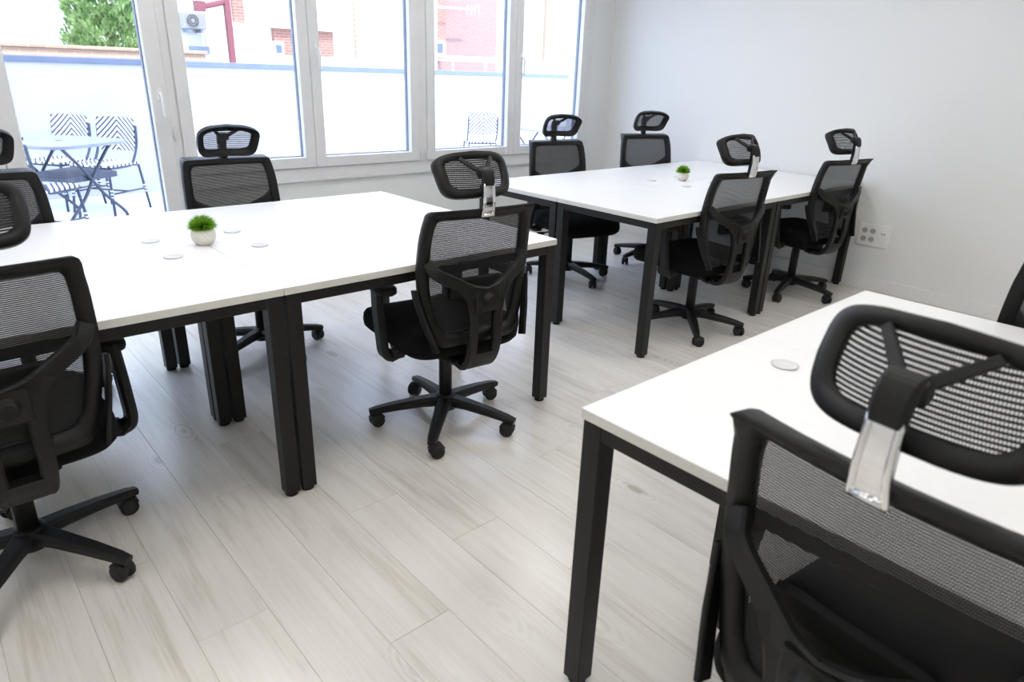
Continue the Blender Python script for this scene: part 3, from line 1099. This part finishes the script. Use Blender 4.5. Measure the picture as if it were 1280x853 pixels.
def bistro_parts():
    P = {}
    # back panel, gently curved
    rs = []
    for i in range(11):
        xx = -0.205 + 0.41 * i / 10
        cv = 0.03 * (xx / 0.205) ** 2
        top = 0.875 - 0.010 * abs(xx / 0.205) ** 4
        rs.append([(xx, -0.21 + cv, 0.56), (xx, -0.245 + cv, top), (xx, -0.258 + cv, top), (xx, -0.223 + cv, 0.56)])
    me = MB().rings(rs, smooth=False).mesh('back_panel', M['chevron'])
    uv_panel(me, lambda c: (c.x, c.z))
    P['back_panel'] = me
    rs = []
    for i in range(11):
        xx = -0.22 + 0.44 * i / 10
        e = 1 - 0.12 * abs(xx / 0.22) ** 4
        rs.append([(xx, -0.20 * e, 0.445), (xx, 0.23 * e, 0.445), (xx, 0.24 * e, 0.455), (xx, 0.23 * e, 0.465), (xx, -0.20 * e, 0.465)])
    me = MB().rings(rs, smooth=False).mesh('seat', M['chevron'])
    uv_panel(me, lambda c: (c.x, c.y))
    P['seat'] = me
    mb = MB()
    for s in (-1, 1):
        mb.tube(spline([(s * 0.215, -0.225, 0.80), (s * 0.215, -0.20, 0.62), (s * 0.212, -0.12, 0.47), (s * 0.208, -0.05, 0.435), (s * 0.205, 0.20, 0.435)], 5), 0.012, 8)
    mb.tube([(-0.205, 0.20, 0.435), (0.205, 0.20, 0.435)], 0.011, 8)
    mb.tube([(-0.205, -0.17, 0.435), (0.205, -0.17, 0.435)], 0.011, 8)
    P['frame'] = mb.mesh('frame', M['bistro_frame'])
    for k, (sx, sy) in enumerate(((-1, 1), (1, 1), (-1, -1), (1, -1))):
        a, b = Vector((sx * 0.20, 0.20 * sy, 0.435)), Vector((sx * 0.225, 0.245 * sy, 0.0))
        P['leg%d' % k] = MB().tube([a, a.lerp(b, 0.5), b], 0.0115, 8).mesh('leg', M['bistro_frame'])
        P['wrap%d' % k] = MB().tube([a.lerp(b, 0.42), a.lerp(b, 0.62)], 0.0145, 8).mesh('leg_wrap', M['wrap'])
    mb = MB()
    mb.tube([(-0.212, 0.222, 0.20), (-0.212, -0.222, 0.20)], 0.008, 6)
    mb.tube([(0.212, 0.222, 0.20), (0.212, -0.222, 0.20)], 0.008, 6)
    mb.tube([(-0.212, 0.0, 0.20), (0.212, 0.0, 0.20)], 0.008, 6)
    P['stretcher'] = mb.mesh('stretcher', M['bistro_frame'])
    return P


BP_ = bistro_parts()


def bistro_chair(x, y, rot, label):
    t = thing('bistro_chair', (x, y, 0), R(rot), label, 'chair', 'woven chevron chairs on the terrace')
    link('back_panel', BP_['back_panel'], t)
    link('seat', BP_['seat'], t)
    link('frame', BP_['frame'], t)
    for k in range(4):
        l = link('leg', BP_['leg%d' % k], t)
        link('leg_wrap', BP_['wrap%d' % k], l)
    link('stretcher', BP_['stretcher'], t)


def bistro_table(x, y, rot, label, shelf=True):
    t = thing('bistro_table', (x, y, 0), R(rot), label, 'table', 'metal tables on the terrace')
    rs = []
    seg = 48
    for k, z in ((0.985, 0.715), (1.0, 0.72), (1.0, 0.738), (0.99, 0.742), (0.08, 0.742)):
        ring = []
        for j in range(seg):
            a = 2 * PI * j / seg
            ca, sa = math.cos(a), math.sin(a)
            e = 0.38
            ring.append((0.40 * k * math.copysign(abs(ca) ** e, ca), 0.40 * k * math.copysign(abs(sa) ** e, sa), z))
        rs.append(ring)
    MB().rings(rs, smooth=False).build('tabletop', M['bistro_top'], t)
    MB().lathe([(0.028, 0.7425), (0.028, 0.7440)], seg=16).build('parasol_hole_cap', M['bistro_frame'], t)
    for s in (-1, 1):
        for d in (-1, 1):
            p = spline([(d * 0.25, s * 0.27, 0.715), (d * 0.05, s * 0.27, 0.50), (-d * 0.10, s * 0.27, 0.30), (-d * 0.30, s * 0.27, 0.11), (-d * 0.31, s * 0.27, 0.0)], 5)
            MB().tube(p, 0.013, 8).build('leg', M['bistro_frame'], t)
    if shelf:
        MB().bbox(-0.30, 0.30, -0.25, 0.25, 0.425, 0.475, 0.006).build('lower_shelf', M['bistro_frame'], t)
    m_ = MB()
    m_.tube([(0.25, -0.27, 0.712), (0.25, 0.27, 0.712)], 0.010, 6)
    m_.tube([(-0.25, -0.27, 0.712), (-0.25, 0.27, 0.712)], 0.010, 6)
    m_.build('cross_bar', M['bistro_frame'], t)


bistro_table(0.26, 5.02, 34, 'grey metal folding table on the terrace just outside the glazed door')
bistro_chair(0.71, 5.69, 127, 'black and white chevron chair at the terrace table, beside the right door stile')
bistro_chair(0.40, 6.13, 127, 'black and white chevron chair behind the terrace table, closest to the parapet')
bistro_chair(-0.06, 4.42, -50, 'black and white chevron chair half hidden by the door stile')
bistro_chair(5.72, 6.10, -28, 'lone black and white chevron chair turned away, seen through the third casement')
bistro_table(5.72, 4.80, 0, 'grey metal table on the terrace seen through the last casement', False)

# ------------------------------------------------------------------ beyond the parapet
tag(MB().box(-60, 90, 7.0, 120, -0.45, -0.25).build('ground', M['roof']), kind='structure')


def ray_pt(u, v, Y):
    """world point on the vertical plane y = Y met by the photo pixel (u, v)"""
    d = cam.matrix_world.to_3x3() @ Vector(((u - 640) / 844.47, -(v - 426.5) / 844.47, -1))
    return CP + d * ((Y - CP.y) / d.y)


def prect(mb, u0, v0, u1, v1, Y, depth=0.2):
    a, b = ray_pt(u0, (v0 + v1) / 2, Y), ray_pt(u1, (v0 + v1) / 2, Y)
    zt, zb = ray_pt((u0 + u1) / 2, v0, Y).z, ray_pt((u0 + u1) / 2, v1, Y).z
    mb.box(a.x, b.x, Y, Y + depth, zb, zt)
    return a.x, b.x, zb, zt


# low brick parapet behind the terrace wall
t = thing('brick_parapet', (0, 0, 0), 0, 'low weathered brick parapet beyond the terrace wall, under the cypress', 'wall')
MB().box(-4, 2.7, 8.4, 8.65, -0.25, 1.50).build('brickwork', M['brick_orange'], t)
MB().bbox(-4.03, 2.73, 8.37, 8.68, 1.50, 1.54, 0.005).build('cap', M['brick_orange'], t)

# white house with air conditioner
t = thing('white_house', (0, 0, 0), 0, 'sunlit white house with brick panels beyond the terrace wall', 'building')
HY = 13.0
MB().box(2.2, 9.9, HY, HY + 7, -0.25, 7.5).build('facade', M['house_white'], t)
MB().box(2.2, 10.1, HY - 0.25, HY + 7.2, 7.5, 7.7).build('roof_slab', M['roof'], t)
m_ = MB()
prect(m_, 288, -60, 302, 27, HY - 0.08, 0.08)
m_.build('brick_panel', M['brick_red'], t)
m_ = MB()
prect(m_, 288, 28, 304, 33, HY - 0.2, 0.2)
m_.build('ledge', M['house_white'], t)
m_ = MB()
prect(m_, 343, 37, 417, 69, HY - 0.10, 0.10)
m_.build('brick_panel', M['brick_red'], t)
m_ = MB()
prect(m_, 338, 33, 419, 37, HY - 0.22, 0.22)
m_.build('ledge', M['house_white'], t)
m_ = MB()
x0_, x1_, z0_, z1_ = prect(MB(), 340, 52, 354, 69, HY - 0.12)
wnd = MB().box(x0_, x1_, HY - 0.16, HY - 0.101, z0_, z1_).build('window', M['trim'], t)
MB().box(x0_ + 0.07, x1_ - 0.05, HY - 0.17, HY - 0.155, z0_ + 0.04, z1_ - 0.06).build('pane', M['dark_glass'], wnd)
m_ = MB()
prect(m_, 333, 30, 338, 69, HY - 0.28, 0.1)
m_.build('porch_post', M['trim'], t)
m_ = MB()
prect(m_, 443, -60, 449, 71, HY - 0.10, 0.10)
m_.build('brick_pier', M['brick_orange'], t)
# drain pipe with jog
m_ = MB()
path = [ray_pt(267, -40, HY - 0.08), ray_pt(267, 30, HY - 0.08), ray_pt(260, 36, HY - 0.08), ray_pt(261, 70, HY - 0.08)]
m_.tube(path, 0.055, 8)
m_.build('drain_pipe', M['trim'], t)
m_ = MB()
prect(m_, 242, 58, 262, 67, HY - 0.25, 0.25)
m_.build('meter_box', M['grey_metal'], t)

# air conditioner
a, b = ray_pt(230, 27, HY - 0.35), ray_pt(258, 27, HY - 0.35)
zc = (ray_pt(244, 16, HY - 0.35).z, ray_pt(244, 36, HY - 0.35).z)
t = thing('air_conditioner', (a.x, HY - 0.35, zc[1]), 0, 'white air conditioner unit with round fan grille on the white house', 'air conditioner')
W_, H_ = b.x - a.x, zc[0] - zc[1]
MB().bbox(0, W_, 0, 0.32, 0, H_, 0.012).build('casing', M['ac_casing'], t)
fc = (W_ * 0.38, 0, H_ * 0.5)
MB().lathe([(H_ * 0.40, -0.004), (H_ * 0.40, -0.012), (H_ * 0.06, -0.012)], axis='Y', c=fc, seg=24).build('fan_recess', M['ac_dark'], t)
g_ = MB()
for k in range(14):
    an = 2 * PI * k / 14
    g_.tube([(fc[0] + 0.05 * math.cos(an), -0.022, fc[2] + 0.05 * math.sin(an)), (fc[0] + H_ * 0.40 * math.cos(an), -0.018, fc[2] + H_ * 0.40 * math.sin(an))], 0.005, 4)
for rr in (0.14, 0.27, 0.40):
    g_.tube([(fc[0] + H_ * rr * math.cos(2 * PI * k / 24), -0.022, fc[2] + H_ * rr * math.sin(2 * PI * k / 24)) for k in range(24)], 0.005, 4, closed=True)
g_.lathe([(H_ * 0.11, -0.014), (H_ * 0.11, -0.030)], axis='Y', c=fc, seg=16)
g_.build('fan_grille', M['ac_casing'], t)
for xx in (W_ * 0.18, W_ * 0.72):
    MB().box(xx, xx + 0.05, 0.02, 0.33, -0.06, 0.0).build('support_foot', M['grey_metal'], t)

# red oxide steel pergola post and beam
t = thing('steel_pergola', (0, 0, 0), 0, 'red oxide steel post and beam before the white house', 'pergola')
PY = 12.2
m_ = MB()
a, b = ray_pt(281, 2, PY), ray_pt(287.5, 2, PY)
m_.box(a.x, b.x, PY, PY + 0.12, -0.25, a.z + 1.2)
m_.build('post', M['oxide'], t)
p0, p1 = ray_pt(255, 8, PY), ray_pt(283, 2, PY)
MB().bar([p0 + Vector((0, 0.06, 0)), p1 + Vector((0, 0.06, 0))], 0.10, 0.10, (0, 0, 1)).build('beam', M['oxide'], t)
m_ = MB()
prect(m_, 245, 1, 257, 14, PY - 0.02, 0.16)
m_.build('end_plate', M['oxide'], t)

# pinkish brick block with window, rail and antenna arm
t = thing('brick_building', (0, 0, 0), 0, 'pinkish brick building seen through the third casement', 'building')
BY = 15.0
x0_, x1_, _, _ = prect(MB(), 524, 0, 621, 72, BY)
MB().box(x0_, x1_, BY, BY + 6, -0.25, 8.0).build('brick_wall', M['brick_pink'], t)
m_ = MB()
xa, xb, za, zb = prect(m_, 524, -60, 557, 72, BY - 0.25, 0.25)
m_.build('brick_bay', M['brick_red'], t)
m_ = MB()
prect(m_, 538, 51, 557, 69, BY - 0.33, 0.08)
wn = m_.build('window', M['trim'], t)
m_ = MB()
prect(m_, 541, 54, 554, 66, BY - 0.35, 0.03)
m_.build('pane', M['dark_glass'], wn)
m_ = MB()
m_.tube([ray_pt(541, 8, BY - 0.5), ray_pt(592, 12, BY - 0.5)], 0.03, 6)
for du in (584, 589, 594, 598):
    p = ray_pt(du, 12, BY - 0.5)
    m_.tube([p + Vector((0, 0, -0.12)), p + Vector((0, 0, 0.12))], 0.015, 5)
m_.tube([ray_pt(541, 8, BY - 0.5), ray_pt(541, 8, BY - 0.2)], 0.03, 6)
m_.build('antenna', M['trim'], t)

t = thing('white_railing', (0, 0, 0), 0, 'thin white metal railing in front of the pinkish brick building', 'railing')
GY = 11.0
for v_ in (71, 75):
    MB().tube([ray_pt(525, v_ - 1.5, GY), ray_pt(632, v_ + 3, GY)], 0.025, 6).build('rail', M['trim'], t)
for u_ in (528, 566, 607):
    p = ray_pt(u_, 71 + (u_ - 540) * 0.04, GY)
    MB().tube([p, Vector((p.x, p.y, -0.25))], 0.025, 6).build('post', M['trim'], t)

t = thing('pale_building', (0, 0, 0), 0, 'pale building with an orange brick strip seen through the last casement', 'building')
QY = 15.5
x0_ = ray_pt(621, 40, 15.0).x + 0.15
MB().box(x0_, 26, QY, QY + 6, -0.25, 8.0).build('facade', M['house_white'], t)
m_ = MB()
prect(m_, 684, -80, 708, 76, QY - 0.12, 0.12)
m_.build('brick_strip', M['brick_orange'], t)

t = thing('neighbour_house', (0, 0, 0), 0, 'blank white house front behind the cypress', 'building')
MB().box(-12, 2.17, 13.2, 20, -0.25, 8.0).build('facade', M['house_white'], t)
MB().box(-12.2, 2.17, 13.0, 20.2, 8.0, 8.2).build('roof_slab', M['roof'], t)

# cypress
cc = ray_pt(135, 40, 10.2)
t = thing('cypress_tree', (cc.x, 10.2, -0.25), 0, 'dense bright green cypress above the brick parapet', 'tree')
MB().tube([(0, 0, 0), (0.02, 0, 1.2), (0, 0.02, 2.6)], lambda q_: 0.09 - 0.05 * q_, 8).build('trunk', M['bark'], t)
fm = MB()
rnd = random.Random(3)
for k in range(2600):
    h = rnd.uniform(0.3, 5.0)
    rad = 0.50 * (1 - ((h - 1.6) / 3.6) ** 2 if h > 1.6 else 1 - 0.12 * (1.6 - h)) + 0.04
    a = rnd.uniform(0, 2 * PI)
    lump = 1 + 0.14 * math.sin(5 * a + 3.1 * h) * math.sin(4.3 * h)
    rr = rad * lump * math.sqrt(rnd.uniform(0.06, 1.0))
    c0 = Vector((rr * math.cos(a), rr * math.sin(a), h))
    out = Vector((math.cos(a), math.sin(a), 1.5)).normalized()
    for j in range(14):
        d = (out + Vector((rnd.uniform(-1, 1), rnd.uniform(-1, 1), rnd.uniform(-0.6, 1))) * 0.5).normalized()
        st = c0 + Vector((rnd.uniform(-1, 1), rnd.uniform(-1, 1), rnd.uniform(-1, 1))) * 0.06
        L_ = rnd.uniform(0.05, 0.10)
        sd = d.cross(Vector((rnd.uniform(-1, 1), rnd.uniform(-1, 1), rnd.uniform(-1, 1)))).normalized() * 0.017
        fm.add([tuple(st), tuple(st + d * L_ * 0.5 + sd), tuple(st + d * L_), tuple(st + d * L_ * 0.5 - sd)], [(0, 1, 2, 3)], True)
tag(fm.build('foliage', M['cypress'], t), kind='stuff')
